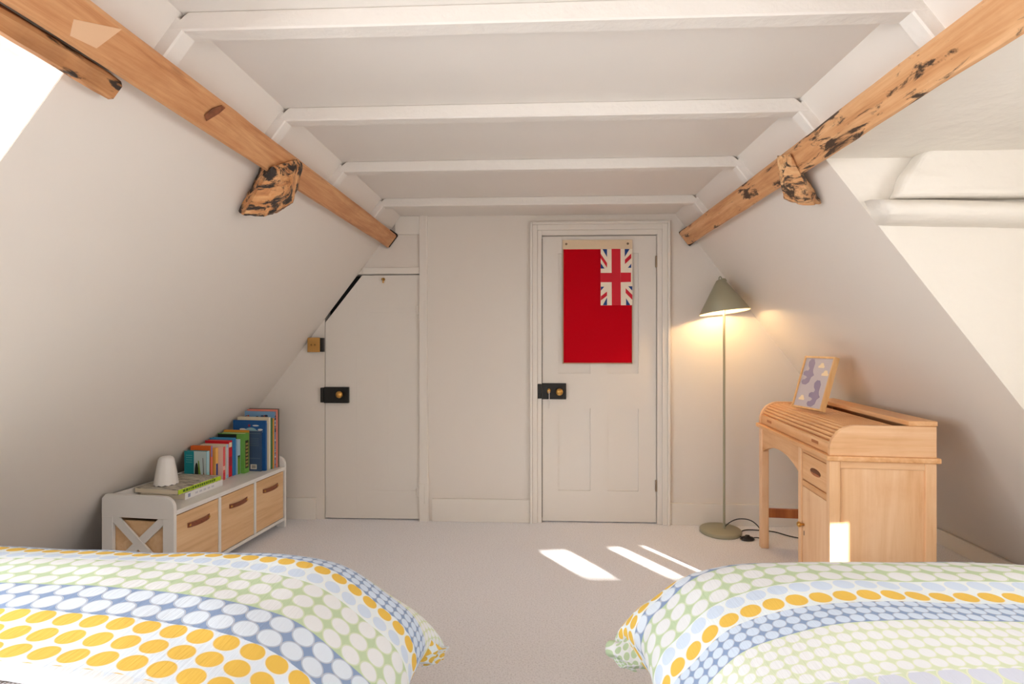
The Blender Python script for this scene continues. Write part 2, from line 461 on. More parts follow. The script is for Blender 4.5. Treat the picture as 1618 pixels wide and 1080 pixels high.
pts = [Vector((q.x, YC, q.z)) for q in p] + [Vector((2.33, YC, p[3].z)), Vector((2.33, YC, p[0].z))]
tr = rough_block('trim_1', PLASTER, [Vector((a.x, YC + .01, a.z)) for a in pts], (0, -.075, 0), .010, 3)
struct(tr, 'bulging white plaster on the dormer cheek above the plastered timber')
zz0, zz1 = on_y(1410, 346, YC - .1).z, on_y(1400, 306, YC - .1).z
x0 = on_y(1398, 320, YC - .08).x
bm = bmesh.new()
N = 14
secs = []
for i in range(26):
    f = i / 25; x = x0 + (2.33 - x0) * f
    ring = []
    for j in range(N):
        a = math.pi * j / (N - 1)
        rr = (zz1 - zz0) / 2 * (1 + .06 * mnoise.noise(Vector((x * 9, j * .8, 2))))
        zc = (zz0 + zz1) / 2 - .035 * f
        ring.append(bm.verts.new((x + (0 if i else -.045 * math.cos(a) * .5), YC + .005 - 2.35 * rr * abs(math.sin(a)) ** .8, zc + rr * math.cos(a))))
    secs.append(ring)
for a, b in zip(secs, secs[1:]):
    for j in range(N - 1): bm.faces.new((a[j], a[j + 1], b[j + 1], b[j]))
bm.faces.new(secs[0])
struct(from_bm('trim_2', bm, PLASTER, smooth=True), 'white plastered round timber across the dormer cheek')

# ------------------------------------------------------------------ roof timbers
PS0, PS1 = 2.311, 2.414
def timber(name, mat, side, s0, s1, n0, n1, y0, y1, seed, wob=.004, ends=True, parent=None):
    bm = bmesh.new(); M = 60
    secs = []
    for i in range(M + 1):
        y = y0 + (y1 - y0) * i / M
        w = lambda k: wob * mnoise.noise(Vector((y * 3.1, k * 7.3 + seed, .5))) + .35 * wob * mnoise.noise(Vector((y * 17, k * 3.3 + seed, 1.5)))
        c = .008
        prof = [(s0, n0), (s1, n0), (s1 + w(1), n1 - c), (s1 - c + w(1), n1 + w(2)), (s0 + c + w(3), n1 + w(2)), (s0 + w(3), n1 - c)]
        secs.append([bm.verts.new(slope_pt(side, s, n, y)) for s, n in prof])
    for a, b in zip(secs, secs[1:]):
        for j in range(6): bm.faces.new((a[j], a[(j + 1) % 6], b[(j + 1) % 6], b[j]))
    bm.faces.new(secs[0]); bm.faces.new(secs[-1][::-1])
    return from_bm(name, bm, mat, parent)
for side, mat, lab in ((-1, PINE, 'long orange pine roof beam with smooth knots, along the slope beside the bookshelf'),
                       (1, PINEB, 'long pine roof beam flecked with black marks, along the slope above the lamp and desk')):
    root = empty('roof_beam', slope_pt(side, PS0, 0, WALL_Y))
    tag(root, lab, 'beam', 'exposed pine roof beams')
    b = timber('beam', mat, side, PS0, PS1, -.03, .061, REAR + .01, WALL_Y - .012, 4 + side)
    e = timber('burnt_end', BURNT, side, PS0 - .003, PS1 + .003, -.02, .063, WALL_Y - .024, WALL_Y - .002, 9 + side, .006)
    for o in (b, e):
        o.data.transform(Matrix.Translation(-Vector(root.location))); o.parent = root
    if side == -1:
        # let-in repair patch and old notch seen on the face of this beam
        for nm, m, pl in (('pale_patch', plain('bare_patch', srgb(222, 182, 146), .8), ((116, 30), (192, 46), (152, 76), (110, 56))),
                          ('dark_notch', plain('notch_brown', srgb(128, 76, 48), .8, 0, .3, 50, .3), ((323, 182), (334, 172), (350, 166), (356, 170), (346, 179), (326, 191)))):
            nd = Vector((-side * SN, 0, -CS)) if False else Vector((-side * SN, 0, -CS))
            base = slope_pt(side, 0, .0622, 0)
            q = []
            for px, py in pl:
                r = ray(px, py); q.append(CAM + r * ((base - CAM).dot(nd) / r.dot(nd)))
            o = prism(nm, m, None, q, nd * .0012)
            o.data.transform(Matrix.Translation(-Vector(root.location))); o.parent = root

# cut-off truss stubs
def slope_px(side, px, py, n):
    nd = Vector((-side * SN, 0, -CS)); base = slope_pt(side, 0, n, 0); rr = ray(px, py)
    return CAM + rr * ((base - CAM).dot(nd) / rr.dot(nd))
def stub(side, pts, mat, label, sd):
    bm = bmesh.new()
    for px, py, n in pts: bm.verts.new(slope_px(side, px, py, n))
    res = bmesh.ops.convex_hull(bm, input=bm.verts)
    bmesh.ops.delete(bm, geom=[v for v in bm.verts if not v.link_faces], context='VERTS')
    bmesh.ops.recalc_face_normals(bm, faces=bm.faces)
    for _ in range(2): bmesh.ops.subdivide_edges(bm, edges=[e for e in bm.edges if e.calc_length() > .018], cuts=2, use_grid_fill=True)
    bmesh.ops.triangulate(bm, faces=bm.faces)
    bm.normal_update()
    for v in bm.verts: v.co += v.normal * (.006 * mnoise.noise(v.co * 24 + Vector((sd, 0, 0))) + .003 * mnoise.noise(v.co * 70))
    tag(from_bm('timber_stub', bm, mat), label, 'timber', 'sawn-off timber stubs under the roof beams')
stub(-1, [(411, 266, .006), (377, 333, .006), (385, 340, .05), (417, 342, .11), (462, 320, .12), (455, 300, .135), (477, 258, .075), (469, 252, .07), (430, 262, .075), (480, 270, .006), (440, 335, .006)],
     CHAR, 'sawn-off blackened timber stub under the beam above the bookshelf', 1)
stub(1, [(1228, 246, .075), (1248, 243, .075), (1268, 274, .02), (1297, 320, .006), (1288, 325, .05), (1262, 322, .10), (1238, 313, .12), (1234, 290, .12), (1235, 262, .006), (1250, 318, .006)],
     CHARL, 'sawn-off pale timber stub with scorched top under the beam above the desk', 5)
t2 = timber('roof_batten', wood('scorched_batten', srgb(206, 156, 108), srgb(176, 120, 74), srgb(120, 74, 44), 'y', 1.0, 1.0, .4, charbias=.03), -1, 2.253, 2.304, -.02, .042, REAR + .01, 1.275, 21, .010)
tag(t2, 'short rounded scorched timber tucked beneath the left roof beam at the dormer', 'beam')

# ------------------------------------------------------------------ doors on the gable wall
Y0 = WALL_Y
def wp(px, py, y=None):
    q = on_y(px, py, WALL_Y if y is None else y); return Vector((q.x, q.y, q.z))
def rel(o, root):
    o.data.transform(Matrix.Translation(-Vector(root.location))); o.parent = root; return o

# small cupboard door cut to the slope
d1 = struct(empty('door_1', ((CX0 + CX1) / 2, Y0, 0)), 'narrow plank cupboard door with its corner cut to the roof slope')
xl, xr = CX0 + .004, CX1 - .004
zt, zc = CZ - .006, wp(516, 509).z
xc = wp(572, 437).x
nb = 3
for i in range(nb):
    a = xl + (xr - xl) * i / nb; b = xl + (xr - xl) * (i + 1) / nb - .0003
    def top(x): return zt if x >= xc else zc + (zt - zc) * (x - xl) / (xc - xl)
    pts = [Vector((a, Y0 + .004, .008)), Vector((b, Y0 + .004, .008)), Vector((b, Y0 + .004, top(b)))]
    if a < xc < b: pts.append(Vector((xc, Y0 + .004, zt)))
    pts.append(Vector((a, Y0 + .004, top(a))))
    rel(prism('plank', DOORP, None, pts, (0, .03, 0)), d1)
def lock(root, x0, x1, z0, z1, kx, kz, keep, yface):
    c = rel(box('lock_case', BLACK, None, (x0, yface - .022, z0), (x1, yface, z1), .003), root)
    rel(box('lock_keep', BLACK, None, (keep, yface - .026, z0 + .004), (x0 - .001, yface + .002, z1 - .004), .003), root)
    k = lathe('knob', BRASS, None, [(0, -.002), (.009, -.002), (.008, .014), (.016, .018), (.0235, .028), (.021, .040), (.010, .046), (0, .047)], 28)
    k.data.transform(Matrix.Rotation(math.pi / 2, 4, 'X')); k.data.transform(Matrix.Translation((kx, yface - .022, kz))); rel(k, root)
    return c
a, b = wp(508, 636), wp(552, 611)
lock(d1, a.x + .022, b.x, a.z, b.z, wp(540, 622).x, wp(540, 622).z, a.x, Y0 + .004)
q = wp(606, 441)
o = lathe('coat_hook', BRASS, None, [(0, 0), (.010, 0), (.010, .004), (.004, .006), (.004, .022), (.008, .026), (0, .030)], 16)
o.data.transform(Matrix.Rotation(math.pi / 2, 4, 'X')); o.data.transform(Matrix.Translation((q.x, Y0 + .004, q.z))); rel(o, d1)
rel(box('hook_drop', BRASS, None, (q.x - .004, Y0 - .012, q.z - .026), (q.x + .004, Y0 - .004, q.z), .002), d1)
for py, px in ((490, 583), (777, 578)):
    l, r = wp(px, py), wp(661, py)
    rel(prism('strap_hinge', DOORP, None, [Vector((l.x, Y0 + .004, l.z - .013)), Vector((r.x, Y0 + .004, r.z - .009)), Vector((r.x, Y0 + .004, r.z + .009)), Vector((l.x, Y0 + .004, l.z + .013))], (0, -.004, 0), .001), d1)
    rel(box('hinge_plate', TRIMW, None, (r.x + .010, Y0 - .026, r.z - .07), (r.x + .045, Y0 - .020, r.z + .06), .001), d1)
    rel(box('hinge_knuckle', TRIMW, None, (r.x - .012, Y0 - .012, r.z - .03), (r.x + .012, Y0 + .004, r.z + .03), .003), d1)

# frame of the cupboard door: wavy post, lintel, boarding over it
bm = bmesh.new()
secs = []
for i in range(31):
    z = ZC * i / 30
    low = max(0, (z - .3) / 1.7)
    x0 = CX1 + .001
    x1 = wp(676, 500).x + .012 * (1 - min(1, z / .9)) + .003 * mnoise.noise(Vector((0, 0, z * 6)))
    secs.append([bm.verts.new(p) for p in ((x0, Y0, z), (x0, Y0 - .020, z), (x1 - .006, Y0 - .020 - .003 * mnoise.noise(Vector((3, 0, z * 8))), z), (x1, Y0 - .012, z), (x1, Y0, z))])
for p_, q_ in zip(secs, secs[1:]):
    for j in range(4): bm.faces.new((p_[j], p_[j + 1], q_[j + 1], q_[j]))
bm.faces.new(secs[0]); bm.faces.new(secs[-1][::-1])
struct(from_bm('trim_3', bm, TRIMW), 'uneven painted post beside the cupboard door')
struct(box('trim_4', TRIMW, None, (wp(574, 428).x, Y0 - .016, CZ + .001), (CX1, Y0, wp(600, 423).z), .003), 'painted lintel rail over the cupboard door')
struct(box('trim_5', TRIMW, None, (wp(632, 350).x - .03, Y0 - .018, wp(640, 371).z), (CX1, Y0, ZC), .003), 'painted board between beam end and post')

# panelled door
d2 = struct(empty('door_2', ((DX0 + DX1) / 2, Y0, 0)), 'four-panel white door hung with a red flag')
yf = Y0 + .006
PX = [(wp(882, 500).x, wp(933, 500).x), (wp(960, 500).x, wp(1009, 500).x)]
PZ = [(wp(900, 775).z, wp(900, 645).z), (wp(900, 590).z, wp(900, 400).z)]
dx0, dx1, dz0, dz1 = DX0 + .004, DX1 - .004, .008, DZ - .005
bm = bmesh.new()
for x0, x1 in ((dx0, PX[0][0]), (PX[0][1], PX[1][0]), (PX[1][1], dx1)): add_box(bm, (x0, yf, dz0), (x1, yf + .035, dz1))
for x0, x1 in PX:
    for z0, z1 in ((dz0, PZ[0][0]), (PZ[0][1], PZ[1][0]), (PZ[1][1], dz1)): add_box(bm, (x0, yf, z0), (x1, yf + .035, z1))
rel(from_bm('door_frame_boards', bm, DOORP), d2)
for x0, x1 in PX:
    for z0, z1 in PZ:
        bm = bmesh.new()
        add_box(bm, (x0, yf + .011, z0), (x1, yf + .028, z1))
        rel(from_bm('door_panel', bm, DOORP), d2)
a, b = wp(856, 630), wp(894.5, 605)
lock(d2, a.x, b.x, a.z, b.z, wp(883.5, 618).x, wp(883.5, 618).z, wp(849.5, 618).x, yf)
q = wp(867, 617)
o = lathe('key_escutcheon', BRASS, None, [(0, 0), (.014, 0), (.014, .003), (0, .004)], 24)
o.data.transform(Matrix.Diagonal((.8, 1.2, 1, 1))); o.data.transform(Matrix.Rotation(math.pi / 2, 4, 'X')); o.data.transform(Matrix.Translation((q.x, yf - .022, q.z))); rel(o, d2)
rel(box('key', plain('steel', (.55, .52, .48, 1), .35, .9), None, (q.x - .002, yf - .05, q.z - .004), (q.x + .002, yf - .022, q.z + .004), .001), d2)
rel(tube('key_string', plain('white_string', (.75, .72, .68, 1), .8), None, [(q.x + .002, yf - .046, q.z), (q.x + .003, yf - .04, q.z - .03), (q.x + .003, yf - .012, q.z - .07), (q.x + .003, yf - .008, q.z - .115)], .0022), d2)
for py in (413, 767):
    h = wp(1037, py)
    rel(box('hinge', plain('old_steel', srgb(150, 132, 112), .5, .5), None, (h.x - .007, Y0 - .010, h.z - .037), (h.x + .005, Y0 + .006, h.z + .037), .003), d2)
# architrave: stepped moulding round the door
def architrave():
    root = struct(empty('trim_6', ((DX0 + DX1) / 2, Y0, 0)), 'stepped white architrave round the panelled door')
    ox0, ox1, oz = wp(837.5, 600).x, wp(1057.5, 600).x, wp(940, 351).z
    steps = [(0, .012, .030), (.012, .045, .022), (.045, 1, .014)]
    wl, wr, wt = DX0 - ox0, ox1 - DX1, oz - DZ
    for nm, wdt in (('jamb', wl), ('jamb', wr), ('head', wt)): pass
    for k, (nm, wdt) in enumerate((('jamb', wl), ('jamb', wr), ('head', wt))):
        bm = bmesh.new()
        for fa, fb, d in ((0, .2, .034), (.2, .62, .024), (.62, 1.0, .014)):
            if k == 0: add_box(bm, (ox0 + wl * fa, Y0 - d, 0), (ox0 + wl * fb, Y0, oz - wt * fa))
            elif k == 1: add_box(bm, (ox1 - wr * fb, Y0 - d, 0), (ox1 - wr * fa, Y0, oz - wt * fa))
            else: add_box(bm, (ox0 + wl * fb, Y0 - d, oz - wt * fb), (ox1 - wr * fb, Y0, oz - wt * fa))
        rel(from_bm(nm, bm, TRIMW, bevel=.002, seg=1), root)
architrave()

# brass light switch by the cupboard door
a, b = wp(486, 556, Y0 - .035), wp(509, 533, Y0 - .035)
sw = empty('light_switch', ((a.x + b.x) / 2, Y0, (a.z + b.z) / 2))
tag(sw, 'square brass light switch on a black box beside the cupboard door', 'light switch')
rel(box('back_box', BLACK, None, (a.x + .004, Y0 - .036, a.z + .002), (b.x + .004, Y0, b.z - .002), .003), sw)
rel(box('switch_plate', BRASSP, None, (a.x, Y0 - .040, a.z), (b.x - .014, Y0 - .0362, b.z), .003), sw)
mz, mx = (a.z + b.z) / 2, (a.x + b.x) / 2 - .008
for dx in (-.012, .012):
    rel(box('toggle', plain('toggle_brass', srgb(150, 112, 60), .35, .8), None, (mx + dx - .003, Y0 - .052, mz - .006), (mx + dx + .003, Y0 - .039, mz + .006), .001), sw)

# ------------------------------------------------------------------ flag hanging on the panelled door
YFL = yf - .008
def fp(cx, cy, dy=0.0):
    q = on_y(870 + cx / 4.5, 360 + cy / 4.5, YFL); return Vector((q.x, YFL + dy, q.z))
fl = empty('flag', (fp(335, 960).x, YFL, fp(335, 960).z))
tag(fl, 'red ensign flag with canvas header hanging on the panelled door', 'flag')
def cloth(name, mat, c0, c1, dy, th, amp):
    A, B = fp(*c0), fp(*c1)
    bm = bmesh.new(); NX, NZ = 26, 40
    g = []
    for j in range(NZ + 1):
        row = []
        for i in range(NX + 1):
            x = A.x + (B.x - A.x) * i / NX; z = A.z + (B.z - A.z) * j / NZ
            row.append(bm.verts.new((x, YFL + dy - amp * (.5 + .5 * mnoise.noise(Vector((x * 9, z * 3.5, 4)))) * (j / NZ) ** .7, z)))
        g.append(row)
    for j in range(NZ):
        for i in range(NX): bm.faces.new((g[j][i], g[j][i + 1], g[j + 1][i + 1], g[j + 1][i]))
    r = bmesh.ops.solidify(bm, geom=list(bm.faces), thickness=th)
    return rel(from_bm(name, bm, mat, None, smooth=True), fl)
cloth('canvas_backing', LINEN, (84, 86), (581, 966), .003, .0015, .004)
cloth('red_field', REDC, (92, 152), (577, 958), -.001, .0015, .006)
rel(prism('header', LINEN, None, [fp(84, 86, -.0045), fp(580, 84, -.0045), fp(581, 150, -.0045), fp(86, 152, -.0045)], (0, .003, 0)), fl)
for cx, cy in ((111, 115), (548, 112)):
    g = lathe('grommet', plain('dark_brass', srgb(92, 70, 46), .45, .8), None, [(.0028, 0), (.0068, 0), (.0068, .002), (.0028, .003), (.0028, 0)], 20)
    g.data.transform(Matrix.Rotation(math.pi / 2, 4, 'X')); g.data.transform(Matrix.Translation(fp(cx, cy, -.0045))); rel(g, fl)
def fpoly(name, mat, pts, lay):
    return rel(prism(name, mat, None, [fp(x, y, -.0075 - .0008 * lay) for x, y in pts], (0, .0006 + .0008 * (lay == 0), 0)), fl)
fpoly('canton_ground', WHITEC, [(355, 152), (580, 150), (581, 549), (355, 550)], 0)
for pts in ([(432, 150), (495, 150), (498, 550), (434, 550)], [(352, 320), (434, 320), (434, 386), (352, 386)], [(497, 318), (570, 318), (570, 384), (497, 386)]):
    fpoly('red_cross', REDX, pts, 1)
for pts in ([(355, 185), (400, 250), (400, 284), (355, 216)], [(572, 182), (572, 216), (527, 258), (527, 226)], [(400, 452), (400, 482), (356, 516), (356, 486)], [(532, 428), (580, 476), (580, 512), (532, 462)]):
    fpoly('red_saltire', REDX, pts, 1)
for pts in ([(368, 152), (400, 152), (400, 208)], [(355, 250), (382, 289), (355, 289)], [(526, 151), (560, 151), (526, 206)], [(572, 254), (572, 284), (548, 284)],
            [(356, 418), (380, 418), (356, 446)], [(400, 494), (400, 549), (370, 549)], [(550, 415), (579, 415), (579, 446)], [(535, 500), (566, 549), (535, 549)]):
    fpoly('blue_triangle', NAVYC, pts, 1)

# ------------------------------------------------------------------ beds and duvets
def hermite(pts, n):
    out = []
    for i in range(len(pts) - 1):
        p0 = pts[max(i - 1, 0)]; p1 = pts[i]; p2 = pts[i + 1]; p3 = pts[min(i + 2, len(pts) - 1)]
        for k in range(n):
            t = k / n
            out.append(tuple(.5 * ((2 * p1[j]) + (p2[j] - p0[j]) * t + (2 * p0[j] - 5 * p1[j] + 4 * p2[j] - p3[j]) * t * t + (3 * p1[j] - p0[j] - 3 * p2[j] + p3[j]) * t ** 3) for j in range(2)))
    out.append(pts[-1]); return out
def resample(pl, step):
    L = [0]
    for a, b in zip(pl, pl[1:]): L.append(L[-1] + math.hypot(b[0] - a[0], b[1] - a[1]))
    n = int(L[-1] / step); out = []
    k = 0
    for i in range(n + 1):
        d = min(i * step, L[-1])
        while k < len(L) - 2 and L[k + 1] < d: k += 1
        f = (d - L[k]) / max(1e-9, L[k + 1] - L[k])
        out.append((pl[k][0] + (pl[k + 1][0] - pl[k][0]) * f, pl[k][1] + (pl[k + 1][1] - pl[k][1]) * f, d))
    return out
def make_bed(side, tip, ztop, far, name_label, duv_label, mat, prof, near_hem, v_off, seed, yslant):
    """side -1 left bed; foot of the bed points to the aisle"""
    xe, xh = tip - .26, -1.86                       # mirrored for the right bed; local x is measured as on the left
    sx = 1 if side == -1 else -1
    root = empty('bed', (sx * (xe + xh) / 2, (far + .55) / 2, 0))
    tag(root, name_label, 'bed', 'single beds at the foot of the picture')
    def bx(nm, m, lo, hi, bev):
        a, b = sorted((sx * lo[0], sx * hi[0]))
        rel(box(nm, m, None, (a, lo[1], lo[2]), (b, hi[1], hi[2]), bev), root)
    yb0, yb1 = .58, far - .12
    bx('mattress', plain('white_ticking', (.8, .78, .76, 1), .85), (xh, yb0, .27), (xe, yb1, .46), .03)
    bx('bed_base', plain('grey_base_cloth', (.55, .53, .50, 1), .9), (xh, yb0 + .01, .10), (xe - .01, yb1 - .01, .27), .01)
    for lx in (xh + .06, xe - .07):
        for ly in (yb0 + .06, yb1 - .06): bx('leg', plain('dark_foot', (.08, .06, .05, 1), .5), (lx - .025, ly - .025, 0), (lx + .025, ly + .025, .10), .004)
    # duvet: profile across the foot end and profile over the far side
    px = resample(hermite(prof, 8), .0125)          # (x offset inward from tip, drop, arc length)
    py = resample(hermite([(.035, .40), (.02, .33), (0, .25), (.012, .16), (.055, .08), (.13, .028), (.26, .004), (.40, 0), (.70, 0)], 8), .0125)
    bm = bmesh.new(); uvl = bm.loops.layers.uv.new('UVMap')
    grid = []; uvs = {}
    for tx, dx, u in px:
        row = []
        for ty, dy, v in py:
            x = tip - tx
            if ty > .40:
                t2_ = .40 + (ty - .40) * ((far - near_hem(abs(x))) - .40) / .30
                v = v + t2_ - ty; ty = t2_
            y = far - ty
            d = (max(dx, 0) ** 2.2 + max(dy, 0) ** 2.2) ** (1 / 2.2)
            w = math.exp(-((u - .06) / .17) ** 2 - ((v - .12) / .19) ** 2)
            d = min(d, .34 + .10 * min(1, (dx + dy)))
            x += .075 * w; y -= .02 * w; d -= .05 * w
            pf = mnoise.noise(Vector((x * 2.2 + seed, y * 3.2, 0))) * .012 + mnoise.noise(Vector((x * 6 + seed, y * 9, 3))) * .005
            z = ztop - d + pf
            hang = min(1, d / .2)
            y += hang * .012 * mnoise.noise(Vector((x * 8, 0, seed))); x += hang * .014 * mnoise.noise(Vector((0, y * 9, seed + 3)))
            vv = bm.verts.new((sx * x, y + yslant * (1.93 + x) * 0, z)); uvs[vv] = (u * 1.0, v + v_off)
            row.append(vv)
        grid.append(row)
    for i in range(len(grid) - 1):
        for j in range(len(grid[0]) - 1):
            cx = (grid[i][j].co.x + grid[i + 1][j].co.x) / 2
            f = bm.faces.new((grid[i][j], grid[i + 1][j], grid[i + 1][j + 1], grid[i][j + 1]))
            for l in f.loops: l[uvl].uv = uvs[l.vert]
    bmesh.ops.delete(bm, geom=[v for v in bm.verts if not v.link_faces], context='VERTS')
    bmesh.ops.recalc_face_normals(bm, faces=bm.faces)
    if sum(f.normal.z for f in bm.faces) < 0: bmesh.ops.reverse_faces(bm, faces=bm.faces)
    me = bpy.data.meshes.new('duvet'); bm.to_mesh(me); bm.free()
    o = link_mesh('duvet', me, mat, None, True)
    md = o.modifiers.new('thickness', 'SOLIDIFY'); md.thickness = .028; md.offset = -1
    ms = o.modifiers.new('smooth', 'SUBSURF'); ms.levels = 1; ms.render_levels = 1
    tag(o, duv_label, 'duvet', 'dotted duvets')
    return root
make_bed(-1, -.335, .610, 1.645, 'single bed under the duvet with large yellow dots, beside the bookshelf side',
         'dotted duvet with wide bands of large yellow dots, on the bed nearer the bookshelf', DUVL,
         [(.05, .42), (.02, .37), (0, .31), (.03, .225), (.11, .15), (.25, .062), (.445, .02), (.65, .004), (.9, 0), (1.60, 0)],
         lambda x: max(.62, .89 + .10 * (x - .66)), -0.055, 2.0, 0)
make_bed(1, -.29, .605, 1.66, 'single bed under the duvet with a pink dotted row, beside the desk',
         'dotted duvet with small green dots and a pink row, on the bed nearer the desk', DUVR,
         [(.06, .40), (.03, .34), (0, .27), (.02, .20), (.055, .16), (.155, .07), (.335, .02), (.60, .003), (.9, 0), (1.64, 0)],
         lambda x: .6, -0.07, 7.0, 0)
# pale waffle blanket showing beyond the near hem of the yellow dotted duvet
def waffle():
    t = NT('white_waffle')
    t.b.inputs['Base Color'].default_value = srgb(206, 202, 208); t.b.inputs['Roughness'].default_value = .9
    w1 = t.node('ShaderNodeTexWave', bands_direction='X'); w2 = t.node('ShaderNodeTexWave', bands_direction='Y')
    v = t.coords('Object')
    for w in (w1, w2): t.link(v, w.inputs[0]); w.inputs['Scale'].default_value = 34
    t.bump(t.math('ADD', w1.outputs[1], w2.outputs[1]), .6, .006)
    return t.m
bm = bmesh.new(); add_box(bm, (-1.85, .57, .462), (-.62, 1.06, .525))
o = from_bm('blanket', bm, waffle(), bevel=.03, seg=4)
tag(o, 'white waffle blanket showing beneath the hem of the yellow dotted duvet', 'blanket')

# ------------------------------------------------------------------ bookshelf bench (local frame: x = back from the front edge, y = along, z up)
ANG = math.atan2(.103, .995)
BO = Vector((-1.70, 2.478, 0))
bk = empty('storage_bench', BO, -ANG)
tag(bk, 'low white storage bench with three oak drawers and crossed end panel', 'bench')
def lx(l, w): return Vector((-w, l, 0))
def bb(name, mat, par, l0, l1, w0, w1, z0, z1, bev=.0015):
    return box(name, mat, par, (-w1, l0, z0), (-w0, l1, z1), bev)
BL, BW, BT = .945, .385, .385
bb('top_board', FURNW, bk, .018, BL - .018, 0, BW - .012, BT - .022, BT)
bb('bottom_board', FURNW, bk, .018, BL - .018, 0, BW - .012, .045, .063)
bb('back_rail', FURNW, bk, .018, BL - .018, BW - .020, BW - .008, BT, BT + .055)
bb('back_board', FURNW, bk, .018, BL - .018, BW - .012, BW - .004, .045, BT)
for l in (.018 + (BL - .036) / 3, .018 + 2 * (BL - .036) / 3): bb('divider', FURNW, bk, l - .009, l + .009, 0, BW - .014, .063, BT - .022)
for l0, near in ((0, 1), (BL - .018, 0)):
    l1 = l0 + .018; H = .452
    # end frame: two stiles, deep top rail with rounded front corner, crossed braces
    cr = [(-.0, H - .055)] + [(-(.055 - .055 * math.cos(a)), H - .055 + .055 * math.sin(a)) for a in [k * math.pi / 12 for k in range(1, 7)]]
    pts = [Vector((0, l0, .345))] + [Vector((x, l0, z)) for x, z in cr] + [Vector((-BW + .02, l0, H)), Vector((-BW, l0, H - .02)), Vector((-BW, l0, .345))]
    prism('end_top_rail', FURNW, bk, pts, (0, .018, 0), .001)
    bb('end_stile', FURNW, bk, l0, l1, 0, .058, 0, .345)
    bb('end_stile', FURNW, bk, l0, l1, BW - .058, BW, 0, .345)
    bb('end_bottom_rail', FURNW, bk, l0, l1, .058, BW - .058, .045, .10)
    if near:
        for sgn in (0, 1):
            wA, wB = (.058, BW - .058) if sgn else (BW - .058, .058)
            zA, zB = .345, .10
            dv = Vector((-(wB - wA), 0, zB - zA)).normalized(); nn = Vector((-dv.z, 0, dv.x)) * .019
            A = Vector((-wA, l0 + .003 + .004 * sgn, zA)) - dv * .0; B = Vector((-wB, l0 + .003 + .004 * sgn, zB))
            prism('cross_brace', FURNW, bk, [A + nn, B + nn, B - nn, A - nn], (0, .010, 0))
seg = (BL - .036) / 3
for i in range(3):
    l0 = .018 + i * seg + .011; l1 = .018 + (i + 1) * seg - .011
    if i == 0: l0 -= .008
    dr = empty('drawer', (0, 0, 0)); dr.parent = bk
    bmx = bmesh.new()
    add_box(bmx, (-.016, l0, .067), (-.004, l1, BT - .027)); add_box(bmx, (-BW + .03, l0, .067), (-.016, l0 + .01, BT - .06))
    add_box(bmx, (-BW + .03, l1 - .01, .067), (-.016, l1, BT - .06)); add_box(bmx, (-BW + .03, l0 + .01, .067), (-BW + .04, l1 - .01, BT - .06)); add_box(bmx, (-BW + .04, l0 + .01, .067), (-.016, l1 - .01, .075))
    f = from_bm('drawer_box', bmx, BOXY, bk)
    bpy.data.objects.remove(dr)
    mid = (l0 + l1) / 2 + .0; zc = BT - .095
    bmx = bmesh.new(); n = 14; secs = []
    for k in range(n + 1):
        t_ = k / n; y = mid - .075 + .150 * t_; z = zc - .003 * math.sin(math.pi * t_); x = -.003 + .010 * abs(math.sin(math.pi * t_)) ** .6
        secs.append([bmx.verts.new(q) for q in ((x, y, z - .0115), (x, y, z + .0115), (x + .004, y, z + .0115), (x + .004, y, z - .0115))])
    for p_, q_ in zip(secs, secs[1:]):
        for j in range(4): bmx.faces.new((p_[j], p_[(j + 1) % 4], q_[(j + 1) % 4], q_[j]))
    bmx.faces.new(secs[0]); bmx.faces.new(secs[-1][::-1])
    h = from_bm('leather_handle', bmx, LEATHER, f); h['label'] = 'brown leather pull'
    for yy in (mid - .066, mid + .066):
        r = lathe('rivet', BRASS, f, [(0, .003), (.004, .0025), (.0056, 0), (.0056, -.004)], 12)
        r.rotation_euler = (0, math.pi / 2, 0); r.location = (.0075, yy, zc - .001)

# books
def slope_wmax(l, ztop):
    lim = HW - ztop / TAN - .012
    x0 = -BO.x - l * math.sin(ANG)
    return (lim - x0) / math.cos(ANG)
def book(l, w, th, h, width, col, label, spine=None, tilt=0, deco=None, group='books standing on the white bench'):
    width = min(width, slope_wmax(l, BT + h) - w, BW - .022 - w)
    W3 = Matrix.Rotation(-ANG, 4, 'Z')
    p = BO + W3 @ Vector((-w, l, BT + .0005))
    root = empty('book', p, -ANG)
    tag(root, label, 'book', group)
    m = plain('cover_%02d%02d%02d' % tuple(int(c * 99) for c in col[:3]), col, .45)
    t = .0022
    for nm, lo, hi in (('front_cover', (-width, 0, 0), (0, t, h)), ('back_cover', (-width, th - t, 0), (0, th, h))): box(nm, m, root, lo, hi)
    ms = m if spine is None else plain('spine_%02d%02d%02d' % tuple(int(c * 99) for c in spine[:3]), spine, .45)
    box('spine', ms, root, (-t, t, 0), (0, th - t, h))
    box('pages', PAGES, root, (-width + .004, t, .003), (-t, th - t, h - .004))
    if deco: deco(root, width, h, th)
    return root
def flat(root, name, col, pts, lay=1):
    """printed shape on the front cover, pts in (w from spine, z)"""
    m = plain('print_%02d%02d%02d' % tuple(int(c * 99) for c in col[:3]), col, .5)
    return prism(name, m, root, [Vector((-a, -.0002 - .0003 * lay, b)) for a, b in pts], (0, .0003, 0))
def sp(root, name, col, y0, y1, z0, z1, lay=1):
    m = plain('print_%02d%02d%02d' % tuple(int(c * 99) for c in col[:3]), col, .5)
    return box(name, m, root, (0, y0, z0), (.0004 * lay, y1, z1))
def ell(cx, cz, rx, rz, n=14, a0=0, a1=2 * math.pi):
    return [(cx + rx * math.cos(a0 + (a1 - a0) * k / n), cz + rz * math.sin(a0 + (a1 - a0) * k / n)) for k in range(n + (a1 - a0 < 6))]
C = srgb
